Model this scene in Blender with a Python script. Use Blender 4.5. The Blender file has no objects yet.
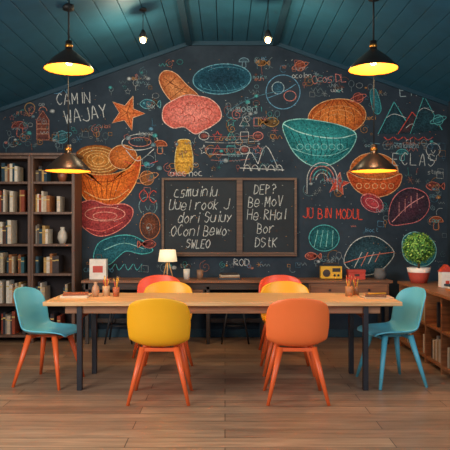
import bpy, bmesh, math, random
from mathutils import Vector, Matrix
R=random.Random(7)
scene=bpy.context.scene
scene.view_settings.view_transform='Standard'
scene.view_settings.look='None'
def lin(c):
    if isinstance(c,str):
        c=[int(c[i:i+2],16)/255 for i in (0,2,4)]
    return tuple((x/12.92 if x<=0.04045 else ((x+0.055)/1.055)**2.4) for x in c)
# ---------------------------------------------------------------- materials
MATS={}
def mat(name,col,rough=0.5,metal=0.0,var=0.12,scale=12,emit=None,es=0,bump=0.0):
    if name in MATS: return MATS[name]
    m=bpy.data.materials.new(name); m.use_nodes=True
    n=m.node_tree.nodes; l=m.node_tree.links; p=n['Principled BSDF']
    c=lin(col)
    tc=n.new('ShaderNodeTexCoord'); no=n.new('ShaderNodeTexNoise'); no.inputs['Scale'].default_value=scale; no.inputs['Detail'].default_value=4
    l.new(tc.outputs['Object'],no.inputs['Vector'])
    r=n.new('ShaderNodeValToRGB'); r.color_ramp.elements[0].position=.3; r.color_ramp.elements[1].position=.7
    r.color_ramp.elements[0].color=(*[x*(1-var) for x in c],1); r.color_ramp.elements[1].color=(*[min(1,x*(1+var)) for x in c],1)
    l.new(no.outputs['Fac'],r.inputs['Fac']); l.new(r.outputs['Color'],p.inputs['Base Color'])
    p.inputs['Roughness'].default_value=rough; p.inputs['Metallic'].default_value=metal
    if emit:
        p.inputs['Emission Color'].default_value=(*lin(emit),1); p.inputs['Emission Strength'].default_value=es
    if bump:
        b=n.new('ShaderNodeBump'); b.inputs['Strength'].default_value=bump; b.inputs['Distance'].default_value=.01
        l.new(no.outputs['Fac'],b.inputs['Height']); l.new(b.outputs['Normal'],p.inputs['Normal'])
    MATS[name]=m; return m
def wood(name,c1,c2,rough=.45,sc=(1.5,22,22)):
    if name in MATS: return MATS[name]
    m=bpy.data.materials.new(name); m.use_nodes=True
    n=m.node_tree.nodes; l=m.node_tree.links; p=n['Principled BSDF']
    tc=n.new('ShaderNodeTexCoord'); mp=n.new('ShaderNodeMapping'); mp.inputs['Scale'].default_value=sc
    no=n.new('ShaderNodeTexNoise'); no.inputs['Scale'].default_value=2.0; no.inputs['Detail'].default_value=8; no.inputs['Distortion'].default_value=.6
    l.new(tc.outputs['Object'],mp.inputs['Vector']); l.new(mp.outputs['Vector'],no.inputs['Vector'])
    r=n.new('ShaderNodeValToRGB'); r.color_ramp.elements[0].position=.32; r.color_ramp.elements[1].position=.68
    r.color_ramp.elements[0].color=(*lin(c1),1); r.color_ramp.elements[1].color=(*lin(c2),1)
    l.new(no.outputs['Fac'],r.inputs['Fac']); l.new(r.outputs['Color'],p.inputs['Base Color'])
    b=n.new('ShaderNodeBump'); b.inputs['Strength'].default_value=.15; b.inputs['Distance'].default_value=.004
    l.new(no.outputs['Fac'],b.inputs['Height']); l.new(b.outputs['Normal'],p.inputs['Normal'])
    p.inputs['Roughness'].default_value=rough
    MATS[name]=m; return m
def attrmat(name,rough=.9,grain=.25,gscale=90):
    m=bpy.data.materials.new(name); m.use_nodes=True
    n=m.node_tree.nodes; l=m.node_tree.links; p=n['Principled BSDF']
    a=n.new('ShaderNodeAttribute'); a.attribute_name='Col'
    tc=n.new('ShaderNodeTexCoord'); no=n.new('ShaderNodeTexNoise'); no.inputs['Scale'].default_value=gscale; no.inputs['Detail'].default_value=5
    l.new(tc.outputs['Object'],no.inputs['Vector'])
    mr=n.new('ShaderNodeMapRange'); mr.inputs['From Min'].default_value=.35; mr.inputs['From Max'].default_value=.65
    mr.inputs['To Min'].default_value=1-grain; mr.inputs['To Max'].default_value=1.0+grain*.3
    l.new(no.outputs['Fac'],mr.inputs['Value'])
    vm=n.new('ShaderNodeVectorMath'); vm.operation='SCALE'
    l.new(a.outputs['Color'],vm.inputs[0]); l.new(mr.outputs['Result'],vm.inputs['Scale'])
    l.new(vm.outputs['Vector'],p.inputs['Base Color']); p.inputs['Roughness'].default_value=rough
    p.inputs['Specular IOR Level'].default_value=.1
    return m
# ---------------------------------------------------------------- mesh builder
class MB:
    def __init__(s,mats):
        s.bm=bmesh.new(); s.mats=mats; s.col=s.bm.loops.layers.float_color.new('Col'); s.M=Matrix()
    def _f(s,vs,mi=0,smooth=False,col=None):
        try: f=s.bm.faces.new(vs)
        except ValueError: return None
        f.material_index=mi; f.smooth=smooth
        if col is not None:
            for lp in f.loops: lp[s.col]=(*col,1)
        return f
    def v(s,p): return s.bm.verts.new(s.M@Vector(p))
    def box(s,x0,x1,y0,y1,z0,z1,mi=0,col=None,rot=0,tilt=0):
        c=Vector(((x0+x1)/2,(y0+y1)/2,(z0+z1)/2)); T=Matrix.Translation(c)@Matrix.Rotation(rot,4,'Z')@Matrix.Rotation(tilt,4,'Y')@Matrix.Translation(-c)
        q=[s.v(T@Vector(p)) for p in ((x0,y0,z0),(x1,y0,z0),(x1,y1,z0),(x0,y1,z0),(x0,y0,z1),(x1,y0,z1),(x1,y1,z1),(x0,y1,z1))]
        for a in ((3,2,1,0),(4,5,6,7),(0,1,5,4),(1,2,6,5),(2,3,7,6),(3,0,4,7)): s._f([q[i] for i in a],mi,False,col)
    def cone(s,p0,p1,r0,r1,mi=0,n=16,cap=True,col=None,smooth=True):
        p0=Vector(p0);p1=Vector(p1);d=(p1-p0).normalized()
        a=d.orthogonal().normalized();b=d.cross(a)
        A=[];B=[]
        for i in range(n):
            t=2*math.pi*i/n; o=a*math.cos(t)+b*math.sin(t)
            A.append(s.v(p0+o*r0));B.append(s.v(p1+o*r1))
        for i in range(n):
            j=(i+1)%n; s._f([A[i],A[j],B[j],B[i]],mi,smooth,col)
        if cap: s._f(A[::-1],mi,False,col); s._f(B,mi,False,col)
    def lathe(s,prof,c=(0,0,0),mi=0,n=32,smooth=True,mis=None):
        c=Vector(c);rings=[]
        for r,z in prof:
            rings.append([s.v(c+Vector((max(r,1e-4)*math.cos(2*math.pi*i/n),max(r,1e-4)*math.sin(2*math.pi*i/n),z))) for i in range(n)])
        for k in range(len(rings)-1):
            for i in range(n):
                j=(i+1)%n; s._f([rings[k][i],rings[k][j],rings[k+1][j],rings[k+1][i]],(mis[k] if mis else mi),smooth)
    def ball(s,c,r,mi=0,sz=1.0,n=20,m=12):
        s.lathe([(r*math.sin(math.pi*k/m),-r*sz*math.cos(math.pi*k/m)) for k in range(m+1)],c,mi,n)
    def obj(s,name,bevel=0,parent=None,loc=(0,0,0),rz=0,weld=True):
        if weld: bmesh.ops.remove_doubles(s.bm,verts=s.bm.verts,dist=1e-5)
        me=bpy.data.meshes.new(name); s.bm.to_mesh(me); s.bm.free()
        for m in s.mats: me.materials.append(m)
        o=bpy.data.objects.new(name,me); scene.collection.objects.link(o)
        o.location=loc; o.rotation_euler=(0,0,rz)
        if parent: o.parent=parent
        if bevel:
            b=o.modifiers.new('bevel','BEVEL'); b.width=bevel; b.segments=2; b.limit_method='ANGLE'; b.angle_limit=math.radians(50)
        return o
def empty(name,loc=(0,0,0),rz=0):
    e=bpy.data.objects.new(name,None); scene.collection.objects.link(e); e.location=loc; e.rotation_euler=(0,0,rz); e.empty_display_size=.1; return e

# ---------------------------------------------------------------- room
YB=7.5; XL=-3.1; XR=2.78; YF=2.2
CX=0.09; FW=0.54; ZT=3.69; SL=0.352
def zc(x):
    return ZT-SL*max(0,abs(x-CX)-FW)
m=bpy.data.materials.new('chalkboard_paint'); m.use_nodes=True
n=m.node_tree.nodes;l=m.node_tree.links;p=n['Principled BSDF']
tc=n.new('ShaderNodeTexCoord');n1=n.new('ShaderNodeTexNoise');n1.inputs['Scale'].default_value=1.6;n1.inputs['Detail'].default_value=9;n1.inputs['Roughness'].default_value=.65
l.new(tc.outputs['Object'],n1.inputs['Vector'])
rp=n.new('ShaderNodeValToRGB');rp.color_ramp.elements[0].position=.3;rp.color_ramp.elements[1].position=.75
rp.color_ramp.elements[0].color=(*lin('202c39'),1);rp.color_ramp.elements[1].color=(*lin('394856'),1)
l.new(n1.outputs['Fac'],rp.inputs['Fac']);l.new(rp.outputs['Color'],p.inputs['Base Color']);p.inputs['Roughness'].default_value=.8
p.inputs['Specular IOR Level'].default_value=.2
board=m
teal=mat('teal_wall_paint','234a59',.8,var=.06,scale=3)
def prism(name,prof,y0,y1,mt):
    b=MB([mt]); A=[b.v((x,y0,z)) for x,z in prof];B=[b.v((x,y1,z)) for x,z in prof]
    b._f(A);b._f(B[::-1])
    for i in range(len(prof)):
        j=(i+1)%len(prof); b._f([A[j],A[i],B[i],B[j]])
    bmesh.ops.recalc_face_normals(b.bm,faces=b.bm.faces)
    return b.obj(name)
prism('wall_back',[(XL-.1,0),(XR+.1,0),(XR+.1,zc(XR)),(CX+FW,ZT),(CX-FW,ZT),(XL-.1,zc(XL))],YB,YB+.12,board)
b=MB([teal]); b.box(XL-.1,XL,3.6,YB,0,zc(XL)); b.obj('wall_left')
b=MB([board]); b.box(XR,XR+.1,3.6,YB,0,zc(XR)); b.obj('wall_right')
# ceiling planks
tealc=mat('teal_ceiling_boards','225c76',.6,var=.12,scale=4)
tealb=mat('teal_ceiling_beam','183f52',.6,var=.08)
b=MB([tealc,tealb])
def slab(x0,x1,dz0,dz1,mi):
    q=[]
    for y in (YF,YB+.1):
        q+= [b.v((x0,y,zc(x0)+dz0)),b.v((x1,y,zc(x1)+dz0)),b.v((x1,y,zc(x1)+dz1)),b.v((x0,y,zc(x0)+dz1))]
    for a in ((0,1,2,3),(7,6,5,4),(4,5,1,0),(5,6,2,1),(6,7,3,2),(7,4,0,3)): b._f([q[i] for i in a],mi)
def planks(a,c,nn):
    w=(c-a)/nn
    for i in range(nn): slab(a+i*w+.004,a+(i+1)*w-.004,0,.02,0)
    slab(a,c,.02,.08,1)
planks(XL-.15,CX-FW,15); planks(CX-FW,CX+FW,6); planks(CX+FW,XR+.15,14)
for sx in (-1,1):
    x=CX+sx*FW
    b.box(x-.035,x+.035,YF,YB,ZT-.05,ZT,1)
bmesh.ops.recalc_face_normals(b.bm,faces=b.bm.faces)
b.obj('ceiling',.002)
b=MB([tealb])
for (x0,x1) in ((XL,CX-FW),(CX-FW,CX+FW),(CX+FW,XR)):
    q=[]
    for y in (YB-.03,YB):
        q+= [b.v((x0,y,zc(x0)-.05)),b.v((x1,y,zc(x1)-.05)),b.v((x1,y,zc(x1))),b.v((x0,y,zc(x0)))]
    for a in ((0,1,2,3),(7,6,5,4),(4,5,1,0),(5,6,2,1),(6,7,3,2),(7,4,0,3)): b._f([q[i] for i in a],0)
bmesh.ops.recalc_face_normals(b.bm,faces=b.bm.faces)
b.obj('trim_1')
b=MB([tealb]); b.box(XL,XR,YB-.02,YB,0,.1); b.obj('baseboard_back',.004)
b=MB([tealb]); b.box(XR-.02,XR,3.6,YB-.02,0,.1); b.obj('baseboard_right',.004)
# floor
m=bpy.data.materials.new('oak_floor_planks'); m.use_nodes=True
n=m.node_tree.nodes;l=m.node_tree.links;p=n['Principled BSDF']
tc=n.new('ShaderNodeTexCoord')
br=n.new('ShaderNodeTexBrick'); br.inputs['Scale'].default_value=1; br.inputs['Brick Width'].default_value=1.7; br.inputs['Row Height'].default_value=.17
br.inputs['Mortar Size'].default_value=.003; br.offset=.37; br.inputs['Color1'].default_value=(*lin('b6977c'),1); br.inputs['Color2'].default_value=(*lin('927560'),1); br.inputs['Mortar'].default_value=(*lin('40332b'),1)
l.new(tc.outputs['Object'],br.inputs['Vector'])
mp=n.new('ShaderNodeMapping'); mp.inputs['Scale'].default_value=(1.2,16,1); l.new(tc.outputs['Object'],mp.inputs['Vector'])
no=n.new('ShaderNodeTexNoise'); no.inputs['Scale'].default_value=1.6; no.inputs['Detail'].default_value=9; no.inputs['Roughness'].default_value=.65; no.inputs['Distortion'].default_value=.8
l.new(mp.outputs['Vector'],no.inputs['Vector'])
rp=n.new('ShaderNodeValToRGB'); rp.color_ramp.elements[0].position=.28; rp.color_ramp.elements[1].position=.7
rp.color_ramp.elements[0].color=(.52,.49,.46,1); rp.color_ramp.elements[1].color=(1.12,1.08,1.04,1)
l.new(no.outputs['Fac'],rp.inputs['Fac'])
mx=n.new('ShaderNodeMix'); mx.data_type='RGBA'; mx.blend_type='MULTIPLY'; mx.inputs[0].default_value=1
l.new(br.outputs['Color'],mx.inputs[6]); l.new(rp.outputs['Color'],mx.inputs[7]); l.new(mx.outputs[2],p.inputs['Base Color'])
p.inputs['Roughness'].default_value=.3
bu=n.new('ShaderNodeBump'); bu.inputs['Strength'].default_value=.2; bu.inputs['Distance'].default_value=.004; l.new(no.outputs['Fac'],bu.inputs['Height']); l.new(bu.outputs['Normal'],p.inputs['Normal'])
b=MB([m]); b.box(XL-.1,XR+.1,YF-.6,YB+.12,-.08,0); b.obj('floor')

# ---------------------------------------------------------------- mural
chalk=attrmat('coloured_chalk',.95,.5,55)
mu=MB([chalk]); LAY=[0]
PY=[YB]
BOARD=lin('2a3744'); FADE=[.20]; WS=[.82]
def fade(c): return [x*(1-FADE[0])+y*FADE[0] for x,y in zip(c,BOARD)]
def W(u,v,off=None):
    if off is None: off=.0012+LAY[0]*.00002
    return ((u-225)/80,PY[0]-off,1.375-(v-227)/80)
def smooth(pts,k=4,closed=False):
    n=len(pts)
    if n<3: return pts
    out=[]
    rng=range(n if closed else n-1)
    for i in rng:
        if closed: p0,p1,p2,p3=pts[(i-1)%n],pts[i],pts[(i+1)%n],pts[(i+2)%n]
        else: p0,p1,p2,p3=pts[max(i-1,0)],pts[i],pts[i+1],pts[min(i+2,n-1)]
        for j in range(k):
            t=j/k
            out.append(tuple(.5*((2*p1[a])+(-p0[a]+p2[a])*t+(2*p0[a]-5*p1[a]+4*p2[a]-p3[a])*t*t+(-p0[a]+3*p1[a]-3*p2[a]+p3[a])*t**3) for a in (0,1)))
    out.append(pts[0] if closed else pts[-1])
    return out
def line(pts,c,w=.9,sm=True,closed=False,br=1.0):
    LAY[0]+=1
    if sm: pts=smooth(pts,4,closed)
    elif closed: pts=list(pts)+[pts[0]]
    cc=fade([min(1,x*br) for x in lin(c)])
    w*=WS[0]
    L=[];n=len(pts)
    for i,(x,y) in enumerate(pts):
        a=pts[max(i-1,0)];d=pts[min(i+1,n-1)]
        dx,dy=d[0]-a[0],d[1]-a[1];q=math.hypot(dx,dy) or 1
        ww=w*.5*R.uniform(.7,1.2)
        nx,ny=-dy/q*ww,dx/q*ww
        L.append((mu.v(W(x+nx,y+ny)),mu.v(W(x-nx,y-ny))))
    for i in range(n-1): mu._f([L[i][0],L[i+1][0],L[i+1][1],L[i][1]],0,False,cc)
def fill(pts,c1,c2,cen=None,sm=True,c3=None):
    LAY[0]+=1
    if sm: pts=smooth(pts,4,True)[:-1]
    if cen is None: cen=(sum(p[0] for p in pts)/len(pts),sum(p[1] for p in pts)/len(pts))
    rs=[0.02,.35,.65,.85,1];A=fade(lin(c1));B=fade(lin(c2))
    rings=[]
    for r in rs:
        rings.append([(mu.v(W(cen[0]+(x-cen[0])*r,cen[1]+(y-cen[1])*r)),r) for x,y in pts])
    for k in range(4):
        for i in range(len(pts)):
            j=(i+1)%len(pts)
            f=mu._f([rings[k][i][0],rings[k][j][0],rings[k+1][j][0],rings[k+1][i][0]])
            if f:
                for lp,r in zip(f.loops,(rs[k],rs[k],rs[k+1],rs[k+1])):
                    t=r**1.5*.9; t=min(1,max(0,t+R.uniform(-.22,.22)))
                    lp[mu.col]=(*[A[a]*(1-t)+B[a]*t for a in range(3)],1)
def ell(cx,cy,rx,ry,a0=0,a1=360,rot=0,n=20):
    o=[];r=math.radians(rot)
    for i in range(n+1 if a1-a0<360 else n):
        t=math.radians(a0+(a1-a0)*i/n); x=rx*math.cos(t);y=ry*math.sin(t)
        o.append((cx+x*math.cos(r)-y*math.sin(r),cy+x*math.sin(r)+y*math.cos(r)))
    return o
def starp(cx,cy,r,k=5,inn=.45,rot=-90):
    return [(cx+(r if i%2==0 else r*inn)*math.cos(math.radians(rot+i*180/k)),cy+(r if i%2==0 else r*inn)*math.sin(math.radians(rot+i*180/k))) for i in range(2*k)]
F={'A':"00 26 40|12 32",'B':"00 06|06 35 33 03|03 42 30 00",'C':"45 26 03 20 41",'D':"00 06|06 35 43 31 00",'E':"46 06|06 00|00 40|03 33",'F':"46 06|06 00|03 33",'G':"45 26 03 20 42|42 23",'H':"00 06|40 46|03 43",'I':"20 26",'J':"46 41 20 01",'K':"00 06|46 03|03 40",'L':"06 00|00 40",'M':"00 06|06 22|22 46|46 40",'N':"00 06|06 40|40 46",'O':"26 04 02 20 42 44 26",'P':"00 06|06 35 34 03",'R':"00 06|06 35 34 03|03 40",'S':"45 16 04 33 42 20 01",'T':"06 46|26 20",'U':"06 01 20 41 46",'V':"06 20|20 46",'W':"06 10|10 24|24 30|30 46",'X':"00 46|06 40",'Y':"06 23|46 23|23 20",'Z':"06 46|46 00|00 40",'?':"05 26 44 23 22|20 21",'+':"22 44|24 42",
'a':"43 14 01 20 42|44 40",'c':"34 14 01 20 40",'d':"43 14 01 20 42|46 40",'e':"02 42 34 14 01 20 41",'i':"24 20|26 25",'k':"06 00|34 02|02 30",'l':"26 20",'m':"00 04|03 14 20|23 34 40",'n':"00 04|03 24 43 40",'o':"24 02 20 42 24",'r':"00 04|02 24 44",'s':"44 14 12 32 30 00",'t':"26 21 40|14 44",'u':"04 01 20 41 44|44 40",'w':"04 10 23 30 44",'v':"04 20|20 44",'y':"04 22|44 10",'h':"06 00|03 24 42 40",'j':"34 30 10",'b':"06 00|03 34 41 20 00"}
def text(s,x,y,h,c,w=.8,adv=.78,rot=0,lw=.6,slant=0):
    r=math.radians(rot);cx=0
    for ch in s:
        if ch==' ': cx+=h*.4; continue
        jit=R.uniform(-.06,.06)*h
        for st in F[ch].split('|'):
            pts=[]
            for pr in st.split():
                py=-int(pr[1])/6*h+jit
                px=int(pr[0])/4*h*lw+cx+R.uniform(-.02,.02)*h-py*slant
                pts.append((x+px*math.cos(r)-py*math.sin(r),y+px*math.sin(r)+py*math.cos(r)))
            line(pts,c,w)
        cx+=h*(adv*.6 if ch in 'iIlj' else adv)
WH='dfe6e8';TL='5fd0d4';OR='f07a34';PK='f59a90';RD='ee5a48';YE='f2b848';BL='74b4dc'
# ice cream cone + pink cloud
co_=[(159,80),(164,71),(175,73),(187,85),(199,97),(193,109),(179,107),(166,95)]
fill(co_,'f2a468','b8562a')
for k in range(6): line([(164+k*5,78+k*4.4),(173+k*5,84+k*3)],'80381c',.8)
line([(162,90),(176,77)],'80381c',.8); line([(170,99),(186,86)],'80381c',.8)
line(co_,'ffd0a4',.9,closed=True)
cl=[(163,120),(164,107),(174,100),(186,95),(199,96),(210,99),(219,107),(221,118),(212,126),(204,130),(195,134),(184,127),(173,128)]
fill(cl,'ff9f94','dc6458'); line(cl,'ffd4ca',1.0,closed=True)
for (a,c_) in ((177,111),(191,107),(206,112),(189,119),(204,122)): line(ell(a,c_,6,4,180,410),'c4483c',.9)
# saucer
fill(ell(222,79,29,15,rot=-4),'1c3c50','286078'); line(ell(222,79,29,15,rot=-4),'7cc0da',1.1,closed=True); line(ell(222,83,24,8,10,170),'5496b0',.9)
line(ell(226,73,19,6,200,340),'5496b0',.8)
for k in range(6): line([(200+k*8,84),(204+k*8,90)],'5496b0',.6)
# orange star
s5=starp(127,113,18,5,.42,-70); fill(s5,'ff9c58','d4582a',sm=False); line(s5,'ffd2a8',.9,sm=False,closed=True)
for i in range(0,10,2): line([(127,113),(127+(s5[i][0]-127)*.7,113+(s5[i][1]-113)*.7)],'9a3a18',.8)
# orange dome & teal bowl
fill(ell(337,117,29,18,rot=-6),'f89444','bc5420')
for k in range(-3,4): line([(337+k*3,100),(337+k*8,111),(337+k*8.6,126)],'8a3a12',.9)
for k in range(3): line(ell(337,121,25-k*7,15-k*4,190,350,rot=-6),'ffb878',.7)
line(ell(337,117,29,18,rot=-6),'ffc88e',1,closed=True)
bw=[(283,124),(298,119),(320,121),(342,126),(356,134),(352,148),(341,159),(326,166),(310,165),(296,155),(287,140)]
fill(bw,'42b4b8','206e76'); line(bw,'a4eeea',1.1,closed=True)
line([(283,124),(299,132),(320,137),(340,138),(356,134)],'c4fbf6',1.1)
for k in range(9): line([(291+k*7,132+k*.9),(298+k*6,145+k*.6),(305+k*3.6,158)],'16505a',.9)
for k in range(6): line(ell(300+k*8,147,3,3),'a4eeea',.6,closed=True)
line([(291,148),(312,155),(332,155),(349,148)],'a4eeea',.7)
# right orange dish
fill(ell(374,171,24,18,180,360,rot=4)+[(399,174),(374,180),(350,172)],'f8984c','cc6428')
for k in range(-2,3): line([(374+k*3,155),(374+k*9,172)],'96420f',.9)
line(ell(374,171,24,18,180,360,rot=4),'ffce9a',.9)
d2=[(347,172),(361,178),(386,179),(401,174),(399,186),(387,195),(370,197),(354,188)]
fill(d2,'ee7036','b0401c'); line(d2,'ffc08a',1,closed=True)
for k in range(5): line(ell(359+k*8,186,2.6,2.6),'ffd09a',.7,closed=True)
# left big bowl
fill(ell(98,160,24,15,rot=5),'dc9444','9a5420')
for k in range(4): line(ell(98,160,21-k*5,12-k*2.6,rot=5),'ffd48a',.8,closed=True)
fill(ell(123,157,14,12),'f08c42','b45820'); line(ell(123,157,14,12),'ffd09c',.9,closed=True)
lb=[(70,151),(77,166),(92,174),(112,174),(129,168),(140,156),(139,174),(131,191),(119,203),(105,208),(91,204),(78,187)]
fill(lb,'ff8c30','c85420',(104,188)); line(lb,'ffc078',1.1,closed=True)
line([(76,168),(92,180),(112,181),(134,170)],'98400f',1.1)
for k in range(7): line([(80+k*7,174+(3-abs(3-k))*2),(88+k*4.6,192),(94+k*3,204)],'a04412',1)
line([(84,191),(100,199),(116,198),(129,189)],'ffd090',.9)
# pink saucer
sc=[(77,206),(91,200),(108,205),(124,204),(133,210),(129,222),(114,233),(98,236),(84,228),(76,217)]
fill(sc,'cc5450','7e2e38'); line(sc,'ff9a8c',1.1,closed=True); line(ell(105,214,20,7),'ffb8a6',.9,closed=True); line(ell(105,216,12,4),'ffb8a6',.8,closed=True)
line([(86,228),(103,231),(123,222)],'ff7a70',1)
# yellow jar
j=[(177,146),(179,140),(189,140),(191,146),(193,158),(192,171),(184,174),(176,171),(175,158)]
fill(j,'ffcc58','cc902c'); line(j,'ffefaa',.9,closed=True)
for k in range(3): line([(176,151+k*6),(192,151+k*6)],'96661a',.9)
# teal boat lower-left
tb=[(98,244),(112,237),(127,235),(140,239),(153,250),(142,254),(127,251),(119,256),(108,265),(94,260)]
fill(tb,'327a8a','205260'); line(tb,TL,1.0,closed=True); line([(104,250),(124,243),(144,249)],'a4ecec',.8)
for k in range(5): line([(98+k*9,264),(101+k*9,270),(106+k*9,264)],TL,.8)
# red star, heart
s6=starp(338,184,12,5,.42,-80); fill(s6,'f06450','b03a2a',sm=False); line(s6,'ffb6a6',.7,sm=False,closed=True)
fill(ell(372,203,11,7,rot=30),'d8525a','943242'); line(ell(372,203,12,8,rot=30),'ffa0a6',.9,closed=True); line(ell(372,203,7,4,rot=30),'ffc4c4',.7,closed=True)
# teal cloud right
c2=[(402,246),(404,237),(413,232),(422,234),(431,239),(436,248),(434,259),(425,266),(412,264),(404,257)]
fill(c2,'50acb2','286e78'); line(c2,'a0e8e8',1.0,closed=True)
for k in range(3): line(ell(412+k*6,248+k*2,4,4,120,330),'d0faf8',.8)
# leaf
lf=[(344,263),(350,246),(363,237),(379,238),(394,252),(386,266),(373,274),(358,274)]
fill(lf,'3c6472','263c48'); line(lf,'dce6e6',1.0,closed=True)
for k in range(4): line([(354+k*7,268-k*2),(362+k*6,252)],'ff9478' if k%2 else 'dce6e6',1)
line([(344,263),(368,256),(394,252)],'ff9478',1.0)
# leaf pink right
lr=[(390,224),(390,206),(398,193),(411,188),(426,194),(429,208),(420,220),(406,224)]
fill(lr,'5c3648','32303c'); line(lr,'f08488',1.0,closed=True); line([(392,222),(408,206),(424,196)],'ffb0b0',.9)
for k in range(4): line([(399+k*6,216-k*4),(399+k*6,202-k*3)],'ffb0b0',.7)
# circle of gears
line(ell(283,92,17,17),BL,1,closed=True)
fill(ell(278,88,6,6),'3a6880','2a4860'); line(ell(278,88,6,6),'bfe0ee',.8,closed=True);line(ell(290,96,6,5),PK,.8,closed=True);line([(268,98),(283,92),(296,84)],BL,.8)
line(ell(257,105,32,8,100,330,rot=-20),'5a90a8',.8)
# mountains
for a in ((378,134,394,102,414,134),(398,134,412,112,430,132),(410,134,424,96,442,130)):
    q_=RD if a[0]==398 else TL
    fill([(a[0],a[1]),(a[2],a[3]),(a[4],a[5])],'2c5562' if q_==TL else '5c383a','263a46',sm=False)
    line([(a[0],a[1]),(a[2],a[3])],q_,.9); line([(a[2],a[3]),(a[4],a[5])],q_,.9)
    line([(a[0]+8,a[3]+16),(a[2],a[3]+12),(a[4]-8,a[3]+16)],WH,.7)
for k in range(5): line([(384+k*10,137),(388+k*10,140),(393+k*10,137)],RD,.9)
fill([(370,92),(376,90),(381,108),(378,114),(373,110)],'3c96a4','286878'); line([(370,92),(376,90),(381,108),(378,114),(373,110)],TL,.8,closed=True)
for k in range(6): line([(370+k*12,143+(k%2)*2),(380+k*12,144)],'86b4c2',.7)
# bridge
line([(244,166),(250,152),(258,164)],WH,.9); line([(258,164),(266,146),(278,168)],WH,.9); line([(240,168),(284,170)],WH,1)
for k in range(5): line(ell(247+k*8,171,3.4,6,180,360),WH,.8)
for r,q_ in ((15,WH),(12,PK),(9,TL),(6,WH)): line(ell(322,180,r,r*1.15,180,360),q_,1)
line([(307,180),(307,194)],WH,.9); line([(337,180),(337,192)],WH,.8)
# teal globe
fill(ell(324,238,14,12),'308a90','1e525c'); line(ell(324,238,15,13),TL,1.0,closed=True)
for k in range(4): line([(314+k*6,247),(318+k*5,230)],'a0eae6',.8)
# centre doodle block
for k in range(15):
    x=204+(k%5)*13.5; y=122+(k//5)*14
    if x<222 and y<132: continue
    q=k%4; c=(WH,RD,TL,WH,PK)[k%5]
    if q==0: line([(x-4,y-4),(x+4,y-4),(x+4,y+4),(x-4,y+4)],c,.8,sm=False,closed=True)
    elif q==1: fill(ell(x,y,4,3),'a0564c','40404a'); line(ell(x,y,5,4),c,.8,closed=True)
    elif q==2: line(starp(x,y,5),c,.7,sm=False,closed=True)
    else: line([(x-5,y+4),(x,y-5),(x+5,y+4)],c,.8,sm=False,closed=True)
for k in range(5): line([(203+k*2,136+k*6),(230,137+k*6),(262-k*3,135+k*6)],WH if k%2 else 'c88478',.6)
# tower
fill([(37,140),(37,120),(43,111),(49,120),(49,140)],'90503e','5a3a3c',sm=False)
line([(37,140),(37,120),(43,111),(49,120),(49,140)],'e09274',.9,sm=False,closed=True); line(ell(43,111,4,4,180,360),'e09274',.8)
for k in range(3): line([(37,124+k*5),(49,124+k*5)],'f0b094',.7)
line(ell(140,142,18,8,rot=-5),WH,1,closed=True); line([(126,150),(138,161),(154,149)],WH,.9); line(ell(140,142,11,4.5),'f0a090',.8,closed=True)
line([(124,161),(140,166),(158,161)],RD,.9)
def fish(x,y,s,c1,c2,lc,fl=1):
    pts=[(x-s*fl,y),(x-s*.4*fl,y-s*.5),(x+s*.4*fl,y-s*.35),(x+s*.8*fl,y),(x+s*1.25*fl,y-s*.4),(x+s*1.25*fl,y+s*.45),(x+s*.8*fl,y),(x+s*.4*fl,y+s*.35),(x-s*.4*fl,y+s*.5)]
    fill(pts,c1,c2,sm=False,cen=(x,y)); line(pts,lc,.8,closed=True); line(ell(x-s*.55*fl,y-s*.1,.8,.8,n=6),lc,.7,closed=True)
def mush(x,y,s,c1,c2,lc):
    fill(ell(x,y,s,s*.8,180,360)+[(x-s,y)],c1,c2,sm=False,cen=(x,y-s*.35)); line(ell(x,y,s,s*.8,180,360),lc,.8); line([(x-s,y),(x+s,y)],lc,.8)
    line([(x-s*.3,y),(x-s*.35,y+s),(x+s*.35,y+s),(x+s*.3,y)],lc,.8)
def bulb(x,y,s,c):
    line(ell(x,y,s,s,-230,50),c,.9); line([(x-s*.5,y+s*.8),(x-s*.4,y+s*1.5),(x+s*.4,y+s*1.5),(x+s*.5,y+s*.8)],c,.8,sm=False); line([(x-s*.3,y),(x,y+s*.5),(x+s*.3,y)],c,.6)
def planet(x,y,s,c1,c2,lc):
    fill(ell(x,y,s,s),c1,c2); line(ell(x,y,s,s),lc,.8,closed=True); line(ell(x,y,s*1.7,s*.5,rot=-20),lc,.8,closed=True)
fish(149,104,9,'347a90','284e60','7ac4d6'); mush(20,128,8,'8c4038','4c3034','d87c68'); planet(62,137,6,'34707e','264650','70bccc')
mush(160,146,7,'b85a34','6a3a2e','f09a70'); fish(270,122,9,'7c5e36','4e4230','d0a45c',-1); planet(300,66,5,'b05838','623430','f09070')
bulb(148,206,9,'8ab0bc'); bulb(433,150,7,WH)
fish(434,186,8,'90483e','503438','f08878'); mush(402,154,6,'34808a','264e5a','70ccd2'); planet(147,178,7,'b06c34','6a4430','f0a870')
fish(148,244,8,'843e38','4c3034','e07e6c',-1); fish(58,90,7,'345c78','243c4e','6ca8cc'); mush(244,62,5,'4e6c7c','34485a','90b8cc')
bulb(30,108,5,'c8a068'); planet(358,98,5,'904438','503034','e07e6c'); fish(262,63,6,'946436','5c4430','e0a86c')
fill(ell(150,226,9,12),'8c5030','483634'); line(ell(150,226,10,13),'e08c50',.9,closed=True)
planet(438,120,5,'34808a','264e5a','70ccd2'); mush(436,222,7,'b85a34','6a3a2e','f09a70'); fish(312,256,7,'b0523e','5c3438','f09078')
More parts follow.
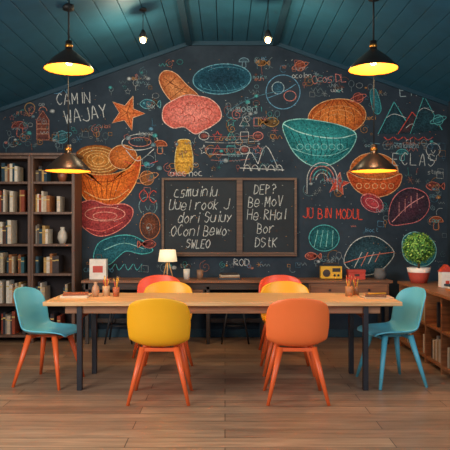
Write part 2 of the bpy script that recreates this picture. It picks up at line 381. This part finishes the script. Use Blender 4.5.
# texts
text('CAMIN',57,105,11,WH,1.0,rot=-3,lw=.5,adv=.7); text('WAJAY',66,124,13,WH,1.1,rot=-9,lw=.5,adv=.68)
text('EIVL',400,97,12,'b4ccd8',1.0,rot=-3,lw=.5,adv=.7); text('ECLAS',392,165,12,'d0dadd',1.0,rot=2,lw=.5,adv=.75)
text('JU BIN MODUL',303,218,10,RD,1.15,adv=.55,rot=1,lw=.42)
text('aioc noc',170,176,6,WH,.7); text('CORODO',168,176,4,'f09080',.6)
text('CANDAMARIO',84,272,4,BL,.6); text('ROD',234,266,7,WH,.8); text('hoeld DEm',392,148,5,'a8c4d0',.6,adv=.65)
text('moen',236,112,7,'a8ccd8',.8); text('Cros DL',312,84,8,PK,.8,rot=-4,adv=.65); text('ocolon',292,78,5,WH,.6,adv=.7)
text('OC',140,202,12,RD,.9)
boxes=[(155,172,304,262),(281,98,362,168),(344,150,404,200),(68,144,143,238),(158,68,224,136),(107,94,147,132),(192,62,252,96),(92,232,155,266),(342,235,396,276),(400,230,438,268),(298,200,376,224),(0,150,84,330),(264,73,302,112),(55,90,106,126),(398,84,432,98),(390,152,438,166),(306,222,342,254),(376,98,444,138),(388,186,430,226)]
cols=[WH,'a8c0cc','86b4c2',TL,PK,'d08a74','e8a860','8fb0c0','74b4dc','b8c4ca']
cnt=0
for k in range(2500):
    x=R.uniform(6,444);y=R.uniform(60,270)
    if 1.375-(y-227)/80 > zc((x-225)/80)-.16: continue
    if any(a-2<x<c_+2 and d-2<y<e+2 for a,d,c_,e in boxes): continue
    cnt+=1
    if cnt>420: break
    c=R.choice(cols);br=R.uniform(.3,.75);q=R.randint(0,10);s=R.uniform(1.4,3.6)
    if q==0: line(ell(x,y,s,s*.8,n=10),c,.6,closed=True,br=br)
    elif q==1: line([(x+s*t/6*math.cos(t*1.0),y+s*t/6*math.sin(t*1.0)) for t in range(12)],c,.6,br=br)
    elif q==2: line(starp(x,y,s*.9),c,.5,sm=False,closed=True,br=br)
    elif q==3:
        for a in range(3): line([(x-s*math.cos(a*1.05),y-s*math.sin(a*1.05)),(x+s*math.cos(a*1.05),y+s*math.sin(a*1.05))],c,.5,br=br)
    elif q==4: line([(x-s*2+i*s*.7,y+(s*.5 if i%2 else -s*.5)) for i in range(6)],c,.6,br=br)
    elif q==5: line([(x-s,y-s),(x+s,y-s*.8),(x+s,y+s),(x-s,y+s*.9)],c,.6,sm=False,closed=True,br=br)
    elif q==6: line(ell(x,y,s*1.8,s*1.8,R.uniform(0,180),R.uniform(200,340)),c,.7,br=br)
    elif q==7: text(''.join(R.choice('aceoinrsmtu') for _ in range(R.randint(2,5))),x-4,y,4,c,.5)
    elif q==8: line([(x,y-s*1.4),(x+s*.3,y+s*1.4)],c,.6,br=br)
    elif q==9: fill(ell(x,y,s*.9,s*.7,n=8),c,'303c48')
    else:
        line([(x,y+s*1.6),(x,y)],c,.6,br=br); line(ell(x,y-s*.8,s*.8,s,n=8),c,.6,closed=True,br=br)
for k in range(550):
    x=R.uniform(4,444);y=R.uniform(60,272)
    if 1.375-(y-227)/80 > zc((x-225)/80)-.12: continue
    line([(x,y),(x+R.uniform(.5,1.0),y+R.uniform(-.4,.4))],R.choice([WH,'8fb0c0','e8a860']),.7,sm=False,br=.7)
mu.obj('chalk_mural',weld=False)
# framed chalkboard
LAY[0]=0
fr=wood('frame_wood','4e3a2f','6e5444',.5)
blk=mat('slate_black','202a33',.8,var=.15,scale=5)
e=empty('framed_chalkboard',(0,YB-.02,1.5))
def wx(u): return (u-225)/80
def wz(v): return 1.375-(v-227)/80
b=MB([fr,blk])
X0,X1,Z0,Z1=wx(162),wx(296.5),wz(254.5),wz(178); t=.030
b.box(X0,X1,YB-.018,YB-.012,Z0,Z1,1)
for (a,c_) in ((X0,X0+t),(X1-t,X1),(wx(238)-.018,wx(241)+.018)): b.box(a,c_,YB-.05,YB-.012,Z0,Z1,0)
b.box(X0+t,X1-t,YB-.046,YB-.012,Z1-t,Z1,0); b.box(X0+t,X1-t,YB-.046,YB-.012,Z0,Z0+t,0)
b.box(X0,X1,YB-.07,YB-.012,Z0-.02,Z0,0)
o=b.obj('frame',.003); o.parent=e; o.matrix_parent_inverse=Matrix.Translation(-e.location)
mu=MB([chalk]); PY[0]=YB-.019; WS[0]=.95
for s,x,y,h in (('csmuinIu',174,197,10.5),('Uuel rook J',169,210,10.5),('dori Suiuy',178,223,10.5),('OConl Bewo',171,236,10.5),('SWLEO',186,248,8.5)):
    text(s,x,y,h,'d0d8da',.85,adv=.58,rot=-1,lw=.42,slant=.2)
for s,x,y,h in (('DEP?',254,194,9.5),('Be MoV',248,207,10.5),('He RHal',247,220,10.5),('Bor',257,233,10),('DStK',255,247,9.5)):
    text(s,x,y,h,'d0d8da',.85,adv=.60,rot=-1,lw=.42,slant=.12)
for k in range(12): x=R.uniform(168,232); y=R.uniform(182,252); line([(x,y),(x+1,y)],WH,.5,sm=False)
o=mu.obj('lettering',weld=False); o.parent=e; o.matrix_parent_inverse=Matrix.Translation(-e.location)

# ---------------------------------------------------------------- chairs
def plast(name,c): return mat(name,c,.38,var=.04,scale=3)
def chair(name,x,y,rz,c,legc):
    e=empty(name,(x,y,0),rz)
    prof=[(.235,.435),(.215,.452),(.12,.452),(0,.440),(-.11,.440),(-.175,.465),(-.212,.53),(-.235,.62),(-.255,.72),(-.272,.79),(-.282,.835)]
    hw=  [.175,.205,.225,.232,.235,.240,.245,.250,.245,.222,.165]
    up=  [.0,.012,.03,.045,.055,.05,.03,.0,0,0,0]
    fw=  [0,0,0,0,.02,.05,.075,.085,.075,.06,.045]
    dn=  [0,0,0,0,0,0,0,0,.0,.012,.03]
    b=MB([plast(c[0],c[1])]); nu=14;G=[]
    P=smooth(prof,3);
    def itp(A,t):
        i=min(int(t),len(A)-2);f=t-i;return A[i]*(1-f)+A[i+1]*f
    for k,(py,pz) in enumerate(P):
        t=k/3
        row=[]
        for i in range(nu+1):
            u=-1+2*i/nu;a=abs(u)
            row.append(b.v((u*itp(hw,t),py+itp(fw,t)*a**2.4,pz+itp(up,t)*a**2.6-itp(dn,t)*a**3)))
        G.append(row)
    for k in range(len(G)-1):
        for i in range(nu): b._f([G[k][i],G[k][i+1],G[k+1][i+1],G[k+1][i]],0,True)
    bmesh.ops.recalc_face_normals(b.bm,faces=b.bm.faces)
    o=b.obj('seat_shell',parent=e)
    s=o.modifiers.new('s','SOLIDIFY');s.thickness=.014;s.offset=0
    s=o.modifiers.new('ss','SUBSURF');s.levels=1;s.render_levels=1
    lm=plast(legc[0],legc[1])
    for i,(sx,sy) in enumerate(((1,1),(-1,1),(-1,-1),(1,-1))):
        b=MB([lm]); b.cone((sx*.13,sy*.12,.430),(sx*.235,sy*.215,.0),.027,.013,0,14); b.obj('leg_%d'%(i+1),parent=e)
    b=MB([lm]); b.box(-.15,.15,-.14,-.10,.40,.428);b.box(-.15,.15,.10,.14,.40,.428);b.box(-.02,.02,-.12,.12,.40,.426); b.obj('seat_support',.004,parent=e)
    return e
YEL=('yellow_plastic','eeac1a');ORA=('orange_plastic','f5763a');BLU=('sky_blue_plastic','5fb8ce');REDP=('red_orange_plastic','e8502c')
OL=('orange_leg','e2602c');BLg=('blue_leg','58aec4')
chair('dining_chair',-.515,4.83,0,YEL,OL)
chair('dining_chair',.565,4.83,0,ORA,OL)
chair('dining_chair',-.56,5.72,math.pi,YEL,OL)
chair('dining_chair',.59,5.72,math.pi,YEL,OL)
chair('dining_chair',-.73,6.50,math.pi,REDP,OL)
chair('dining_chair',.62,6.50,math.pi,REDP,OL)
chair('dining_chair',-1.56,5.33,math.radians(-90-12),BLU,OL)
chair('dining_chair',1.47,5.33,math.radians(90+12),BLU,BLg)

# ---------------------------------------------------------------- table
tw=wood('light_oak','c09058','e2b884',.38)
dm=mat('dark_metal','2a2a30',.45,.3)
aw=wood('apron_wood','7a5238','9a6c4c',.5)
b=MB([tw,dm,aw])
b.box(-1.52,1.48,5.0,5.70,.715,.75,0)
b.box(-1.35,1.31,5.06,5.085,.645,.715,2);b.box(-1.35,1.31,5.615,5.64,.645,.715,2)
b.box(-1.35,-1.325,5.085,5.615,.645,.715,2);b.box(1.285,1.31,5.085,5.615,.645,.715,2)
for x in (-1.225,1.185):
    for y in (5.04,5.66-.045): b.box(x-.022,x+.022,y,y+.045,0,.716,1)
    b.box(x-.02,x+.02,5.085,5.615,.60,.645,1)
b.obj('communal_table',.004)

# ---------------------------------------------------------------- back desk
dw=wood('walnut_desk','6c4630','946444',.45)
dd=wood('dark_desk_wood','2c2624','40342e',.5)
b=MB([dw,dd,dm])
Y0,Y1=7.0,7.42
b.box(-1.68,1.96,Y0,Y1,.72,.75,0)
b.box(-1.66,.96,Y0+.03,Y0+.05,.64,.72,1)
b.box(.98,1.92,Y0+.02,Y1,.56,.72,0)
for i in range(2):
    x0=1.0+i*.46
    b.box(x0,x0+.44,Y0+.005,Y0+.02,.58,.70,0); b.ball((x0+.22,Y0-.008,.64),.014,2)
for x in (-1.62,-.9,-.2,.45,.98,1.9):
    b.box(x-.02,x+.02,Y0+.03,Y0+.07,0,.72,1); b.box(x-.02,x+.02,Y1-.06,Y1-.02,0,.72,1)
for x0,x1 in ((-1.62,-.9),(-.2,.45)): b.box(x0,x1,Y1-.05,Y1-.03,.2,.25,1)
b.box(-.86,-.24,Y0+.05,Y1-.02,.40,.72,1)
for k in range(2): b.box(-.84,-.26,Y0+.035,Y0+.05,.42+k*.15,.55+k*.15,0)
b.obj('sideboard_desk',.003)
def stool(x,y):
    b=MB([dd,dm]); b.lathe([(0,.455),(.15,.455),(.17,.47),(.17,.49),(.15,.5),(0,.5)],(0,0,0),0)
    for sx,sy in ((1,1),(-1,1),(-1,-1),(1,-1)): b.cone((sx*.08,sy*.08,.46),(sx*.16,sy*.15,0),.014,.01,1,10)
    b.lathe([(.128,.2),(.136,.2),(.136,.215),(.128,.215),(.128,.2)],(0,0,0),1)
    b.obj('wooden_stool',loc=(x,y,0))
stool(.12,7.18); stool(.70,7.18); stool(-1.25,7.18)

# ---------------------------------------------------------------- bookshelf
OX=-.08
bw_=wood('bookcase_walnut','4c362b','6e5040',.5,(22,22,1.5))
bk_=mat('bookcase_back','2a2326',.8)
b=MB([bw_,bk_])
y0,y1=7.1,7.46
zs=[.08,.45,.81,1.16,1.54,1.90,2.20]
b.box(-2.95,-1.70,y1-.01,y1,0.02,2.22,1)
for x in (-2.95,-2.255,-1.735): b.box(x,x+.035,y0,y1-.01,0,2.22,0)
b.box(-2.215,-2.19,y0,y1-.01,0,2.22,0)
for z in zs: b.box(-2.915,-2.255,y0+.01,y1-.01,z-.014,z+.014,0); b.box(-2.19,-1.735,y0+.01,y1-.01,z-.014,z+.014,0)
b.box(-2.97,-1.68,y0-.02,y1,2.22,2.25,0)
b.obj('bookcase',.002,loc=(OX,0,0))
bookm=attrmat('book_covers',.6,.15,30)
pal=['d4ccbe','b8aa96','84583e','a89884','dcd6ca','54403a','8c4838','3c626c','86827e','9c6a48','464042','c8c0b4','b0905e','304856','3a3a40','5e5650']
def books(name,segs,loc=(0,0,0)):
    b=MB([bookm])
    for (x0,x1,z,hm,yy,ax) in segs:
        x=x0
        while x<x1-.05:
            if R.random()<.14: x+=R.uniform(.03,.12); continue
            w=R.uniform(.016,.042); h=hm*R.uniform(.62,.92); d=R.uniform(.17,.23)
            c=lin(R.choice(pal))
            if x+w>x1: break
            if ax=='x': 
                b.box(x,x+w-.001,yy,yy+d,z,z+h,0,c)
                b.box(x-.0003,x+w-.0007,yy-.0006,yy,z+h*.72,z+h*.78,0,lin('c8b070'))
            else: b.box(yy,yy+d,x,x+w-.001,z,z+h,0,c)
            x+=w
    return b.obj(name,loc=loc)
segs=[]
for k in range(6):
    h=(zs[k+1]-zs[k]) if k<5 else .3
    z=zs[k]+.0145
    segs.append((-2.90,-2.27,z,h*.82,7.16,'x'))
    if k in (0,1,2,4): segs.append((-2.18,-1.75 if k%2 else -1.86,z,h*.8,7.16,'x'))
    else: segs.append((-2.18,-2.0,z,h*.7,7.16,'x'))
books('shelf_books',segs,(OX,0,0))
def vase(name,x,y,z,c,r=.05,h=.16):
    b=MB([mat('ceramic_'+c,c,.35)])
    b.lathe([(0,0),(r*.6,0),(r,h*.35),(r*.85,h*.65),(r*.4,h*.85),(r*.5,h),(r*.38,h),(r*.3,h*.85),(0,h*.3)],(0,0,0)); b.obj(name,loc=(x,y,z))
vase('ceramic_vase',-1.88+OX,7.24,1.1745,'c8c0b4',.06,.2); vase('ceramic_vase',-1.88+OX,7.24,1.9145,'8a5038',.06,.2)

# ---------------------------------------------------------------- right low shelf
lw_=wood('warm_cabinet_wood','7c4c30','a87048',.4)
b=MB([lw_,dd])
x0,x1,ya,yb=2.02,2.74,5.15,6.96
b.box(x0-.02,x1,ya-.02,yb+.0,.72,.75,0)
b.box(x1-.02,x1,ya,yb,.0,.72,1)
for k in range(5):
    y=ya+(yb-ya-.03)*k/4; b.box(x0,x1-.02,y,y+.03,0,.72,0)
for z in (.06,.39): b.box(x0+.005,x1-.02,ya+.03,yb-.03,z-.012,z+.012,0)
b.obj('low_bookcase',.002)
segs=[]
for k in range(4):
    a=ya+(yb-ya-.03)*k/4+.035; c_=ya+(yb-ya-.03)*(k+1)/4-.01
    for z in (.0725,.4025): segs.append((a,c_-R.choice([0,.08]),z,.27,2.06,'y'))
books('low_shelf_books',segs)

# ---------------------------------------------------------------- pendants
shade=mat('black_enamel_shade','2a2522',.35,.4)
gold=mat('brass_inner_glow','c26a1e',.45,.3,emit='ff8a20',es=.25)  # slight emission put into the brass to imitate the bulb's glow
rim=mat('brass_rim','b87a34',.3,.9)
bulbm=mat('warm_bulb','fff0c8',.3,emit='ffcf80',es=12)
cord=mat('black_cord','101010',.6)
def pendant(x,y,z,en,r=.205):
    e=empty('pendant_lamp',(x,y,z))
    b=MB([shade,gold,rim])
    out=[(.028,.235),(.030,.165),(.042,.155),(.07,.135),(.13,.085),(.185,.03),(.205,.0)]
    inn=[(.205,-.004),(.199,0),(.178,.028),(.125,.08),(.066,.128),(.0,.14)]
    prof=[(0,.24)]+[(a*r/.205,c) for a,c in out]+[(a*r/.205,c) for a,c in inn]
    mis=[0]*(len(out))+[2,2]+[1]*10
    b.lathe(prof,(0,0,0),0,40,True,mis)
    b.lathe([(.03,.18),(.033,.185),(.033,.2),(.03,.205)],(0,0,0),2,20)
    b.obj('shade',parent=e)
    b=MB([bulbm,rim]); b.ball((0,0,.065),.032,0); b.cone((0,0,.09),(0,0,.138),.018,.018,1); b.obj('bulb',parent=e)
    zt=zc(x)-z
    b=MB([cord]); b.cone((0,0,.235),(0,0,zt-.02),.005,.005,0,8); b.lathe([(0,zt-.04),(.05,zt-.04),(.05,zt-.0),(0,zt)],(0,0,0)); b.obj('cord',parent=e)
    L=bpy.data.lights.new('lamp_glow','POINT'); L.energy=en; L.color=(1,.70,.38); L.shadow_soft_size=.035
    o=bpy.data.objects.new('lamp_glow',L); scene.collection.objects.link(o); o.parent=e; o.location=(0,0,-.03)
pendant(-1.30,5.0,2.69,30); pendant(1.235,5.0,2.69,30)
pendant(-1.40,5.36,1.875,22); pendant(1.33,5.36,1.875,22)
def mini(x,y,z):
    e=empty('hanging_bulb_light',(x,y,z))
    b=MB([bulbm,cord]); b.ball((0,0,0),.030,0); b.lathe([(0,.10),(.014,.10),(.024,.08),(.044,.018),(.040,.018),(.01,.07)],(0,0,0),1); b.obj('bulb',parent=e)
    zt=zc(x)-z
    b=MB([cord]); b.cone((0,0,.10),(0,0,zt),.004,.004,0,8); b.lathe([(0,zt-.02),(.035,zt-.02),(.035,zt),(0,zt)]); b.obj('cord',parent=e)
    L=bpy.data.lights.new('bulb_glow','POINT'); L.energy=24; L.color=(1,.78,.48); L.shadow_soft_size=.03
    o=bpy.data.objects.new('bulb_glow',L); scene.collection.objects.link(o); o.parent=e; o.location=(0,0,-.06)
mini(-.82,6.0,3.245); mini(.43,6.0,3.245)

# ---------------------------------------------------------------- desk items
T=.75
white=mat('white_card','e6e2da',.6); red=mat('red_paint','c2402e',.4); yel=mat('yellow_radio','e4b02c',.4); grey=mat('grey_fabric','6c6a6a',.8)
b=MB([white,red,dd]); b.box(-.10,.10,-.05,.05,0,.24,0); b.box(-.06,.06,-.052,-.05,.08,.16,1)
b.cone((-.04,0,.24),(-.03,0,.29),.005,.005,2,8);b.cone((.04,0,.24),(.03,0,.29),.005,.005,2,8);b.cone((-.032,0,.29),(.032,0,.29),.005,.005,2,8)
b.obj('paper_gift_bag',.003,loc=(-1.52,7.22,T))
sh=mat('lampshade_linen','f2e6cc',.8,emit='ffe2b0',es=.7)
e=empty('table_lamp',(-.69,7.22,T+.006))
b=MB([tw,dm]); 
for k in range(3):
    a=k*2.094+.5; b.cone((.07*math.cos(a),.07*math.sin(a),0),(.012*math.cos(a),.012*math.sin(a),.20),.007,.007,0,8)
b.lathe([(0,.195),(.022,.195),(.022,.225),(0,.225)],mi=1); b.obj('tripod_base',parent=e)
b=MB([sh]); b.lathe([(.115,.205),(.095,.345),(.092,.345),(.112,.205),(.115,.205)]); b.obj('shade',parent=e)
b=MB([bulbm]); b.ball((0,0,.26),.028); b.obj('bulb',parent=e)
def cup(name,x,y,z,c,r=.035,h=.1,pencils=0):
    b=MB([mat('cup_'+c,c,.45),mat('pencil_yellow','d8a030',.5),mat('pencil_red','b8452c',.5),mat('pencil_wood','c89a68',.6)])
    b.lathe([(0,0),(r*.9,0),(r,h),(r*.88,h),(r*.8,.008),(0,.008)],n=24)
    for k in range(pencils):
        a=k*2*math.pi/pencils+.3; hh=h+R.uniform(.04,.09)
        p1=(r*.75*math.cos(a),r*.75*math.sin(a),hh)
        b.cone((-r*.3*math.cos(a),-r*.3*math.sin(a),.01),p1,.0045,.0045,1+k%2,6)
        b.cone(p1,(p1[0]*1.06,p1[1]*1.06,hh+.015),.0045,.0008,3,6)
    b.obj(name,loc=(x,y,z))
cup('white_mug',-.46,7.2,T,'d8d2c8',.04,.12); cup('brown_mug',-.30,7.2,T,'8a6a54',.04,.11)
cup('pencil_cup',-1.08,5.45,T,'c8a078',.035,.09,6); cup('pencil_cup',-.98,5.40,T,'a85a38',.03,.085,5)
cup('pencil_cup',1.12,5.42,T,'b4764a',.035,.09,6); cup('pencil_cup',1.20,5.50,T,'8a5a3a',.03,.08,5)
vase('clay_bottle',-1.16,5.38,T,'b88a68',.035,.13)
b=MB([bookm]); b.box(-.12,.12,-.08,.08,0,.02,0,lin('d8c8b0')); b.box(-.11,.11,-.07,.07,.02,.038,0,lin('9a5a40'),rot=.2); b.obj('notebook_stack',.002,loc=(-1.33,5.35,T))
b=MB([bookm]); b.box(-.13,.13,-.09,.09,0,.012,0,lin('c8a888')); b.box(-.10,.08,-.07,.07,.012,.03,0,lin('7d5a44'),rot=-.25);b.cone((-.08,-.02,.037),(.09,.03,.037),.006,.006,0,8,col=lin('d8a030')); b.obj('notebook_stack',.002,loc=(1.34,5.3,T))
b=MB([bookm])
for k in range(4): b.box(-.13+k*.01,.13-k*.008,-.08,.08,k*.018,k*.018+.017,0,lin(['3c4a56','8a6a54','c9b9a2','46403e'][k]),rot=k*.06)
b.obj('book_stack',.001,loc=(.05,7.2,T))
b=MB([yel,dd,dm]); b.box(-.125,.125,-.05,.05,0.01,.155,0)
b.cone((-.06,-.05,.075),(-.06,-.056,.075),.045,.045,1,24); b.box(.01,.105,-.054,-.05,.09,.135,1)
b.cone((.035,-.05,.05),(.035,-.062,.05),.014,.014,2,16);b.cone((.08,-.05,.05),(.08,-.062,.05),.014,.014,2,16)
b.cone((-.09,0,.15),(-.09,0,.19),.006,.006,1,8);b.cone((.09,0,.15),(.09,0,.19),.006,.006,1,8);b.cone((-.09,0,.19),(.09,0,.19),.007,.007,1,8)
for sx in (-.1,.1): b.box(sx-.012,sx+.012,-.03,.03,0,.01,1)
b.obj('retro_radio',.006,loc=(1.27,7.2,T))
b=MB([red,dd,white]); b.box(-.1,.1,-.06,.06,0,.085,0); b.box(-.105,.105,-.065,.065,.085,.115,0); b.box(-.03,.03,-.066,-.06,.04,.065,1); b.obj('red_tin_box',.004,loc=(1.57,7.2,T))
b=MB([grey,dd]); b.lathe([(0,0),(.06,0),(.075,.06),(.06,.11),(.065,.125),(.055,.125),(.05,.1),(0,.05)]); b.obj('stone_pot',loc=(1.86,7.2,T))
# topiary
e=empty('potted_topiary',(2.17,6.72,T))
b=MB([mat('pot_white','ece6e0',.4),mat('pot_terracotta','b84c40',.5),mat('soil','3a2a20',.9)])
b.lathe([(0,0),(.085,0),(.105,.06),(.12,.12),(.13,.17),(.118,.17),(.11,.145),(0,.145)],mis=[1,1,1,0,0,0,2]); b.obj('pot',parent=e)
b=MB([mat('stem','5a4028',.8)]); b.cone((0,0,.14),(0,0,.28),.014,.012); b.obj('stem',parent=e)
lm1=mat('leaf_green','5c9a40',.6,var=.3,scale=25);lm2=mat('leaf_light','9cc85c',.6);lm0=mat('leaf_dark','2c5424',.8)
b=MB([lm0,lm1,lm2]); b.ball((0,0,.39),.150,0)
for k in range(1700):
    z=R.uniform(-1,1);a=R.uniform(0,6.283);q=math.sqrt(1-z*z);d=Vector((q*math.cos(a),q*math.sin(a),z))
    c=Vector((0,0,.39))+d*R.uniform(.14,.172); u=d.orthogonal().normalized(); u=(Matrix.Rotation(R.uniform(0,6.28),3,d)@u); w=d.cross(u)
    u=(u+d*R.uniform(0,.9)).normalized(); L=R.uniform(.018,.03)
    b._f([b.v(c-u*.003),b.v(c+u*L*.5+w*L*.35),b.v(c+u*L),b.v(c+u*L*.5-w*L*.35)],1 if R.random()<.6 else 2)
b.obj('foliage_ball',parent=e,weld=False)
b=MB([white,red]); b.box(-.06,.06,-.05,.05,0,.16,0)
q=[b.v(p) for p in ((-.07,-.055,.16),(.07,-.055,.16),(0,-.055,.235),(-.07,.055,.16),(.07,.055,.16),(0,.055,.235))]
for a in ((0,1,2),(5,4,3),(1,4,5,2),(3,0,2,5),(0,3,4,1)): b._f([q[i] for i in a],1)
b.box(-.02,.02,-.052,-.05,0,.07,1); b.obj('toy_house',.001,loc=(2.30,6.25,T))
b=MB([bookm]); 
for k in range(3): b.box(-.10,.10,-.14,.14,k*.02,k*.02+.019,0,lin(['c27a4a','ddd6c8','31424f'][k]),rot=k*.08)
b.obj('book_stack',.001,loc=(2.3,5.85,T))

# ---------------------------------------------------------------- lights, world, camera
w=bpy.data.worlds.new('World'); scene.world=w; w.use_nodes=True
bg=w.node_tree.nodes['Background']; bg.inputs[0].default_value=(.76,.87,1,1); bg.inputs[1].default_value=.52
def area(name,loc,tgt,sx,sy,e,c):
    L=bpy.data.lights.new(name,'AREA'); L.shape='RECTANGLE'; L.size=sx; L.size_y=sy; L.energy=e; L.color=c
    o=bpy.data.objects.new(name,L); scene.collection.objects.link(o); o.location=loc
    o.rotation_euler=(Vector(tgt)-Vector(loc)).to_track_quat('-Z','Y').to_euler()
area('added_key_left',(-2.8,2.2,2.3),(.4,5.4,.6),1.8,1.8,140,(1,.93,.84))  # added area lamp for soft warm light from front left; no window built
area('added_fill_right',(2.8,1.8,2.4),(0,6.5,1.3),1.6,1.6,50,(.88,.94,1))  # added unseen area lamp, brightens the room from the right; no window there
cam=bpy.data.cameras.new('camera'); co=bpy.data.objects.new('camera',cam); scene.collection.objects.link(co)
co.location=(0,0,1.375); co.rotation_euler=(math.pi/2,0,0); cam.lens=48; cam.sensor_width=36; cam.shift_y=2/450; cam.clip_start=.05
scene.camera=co
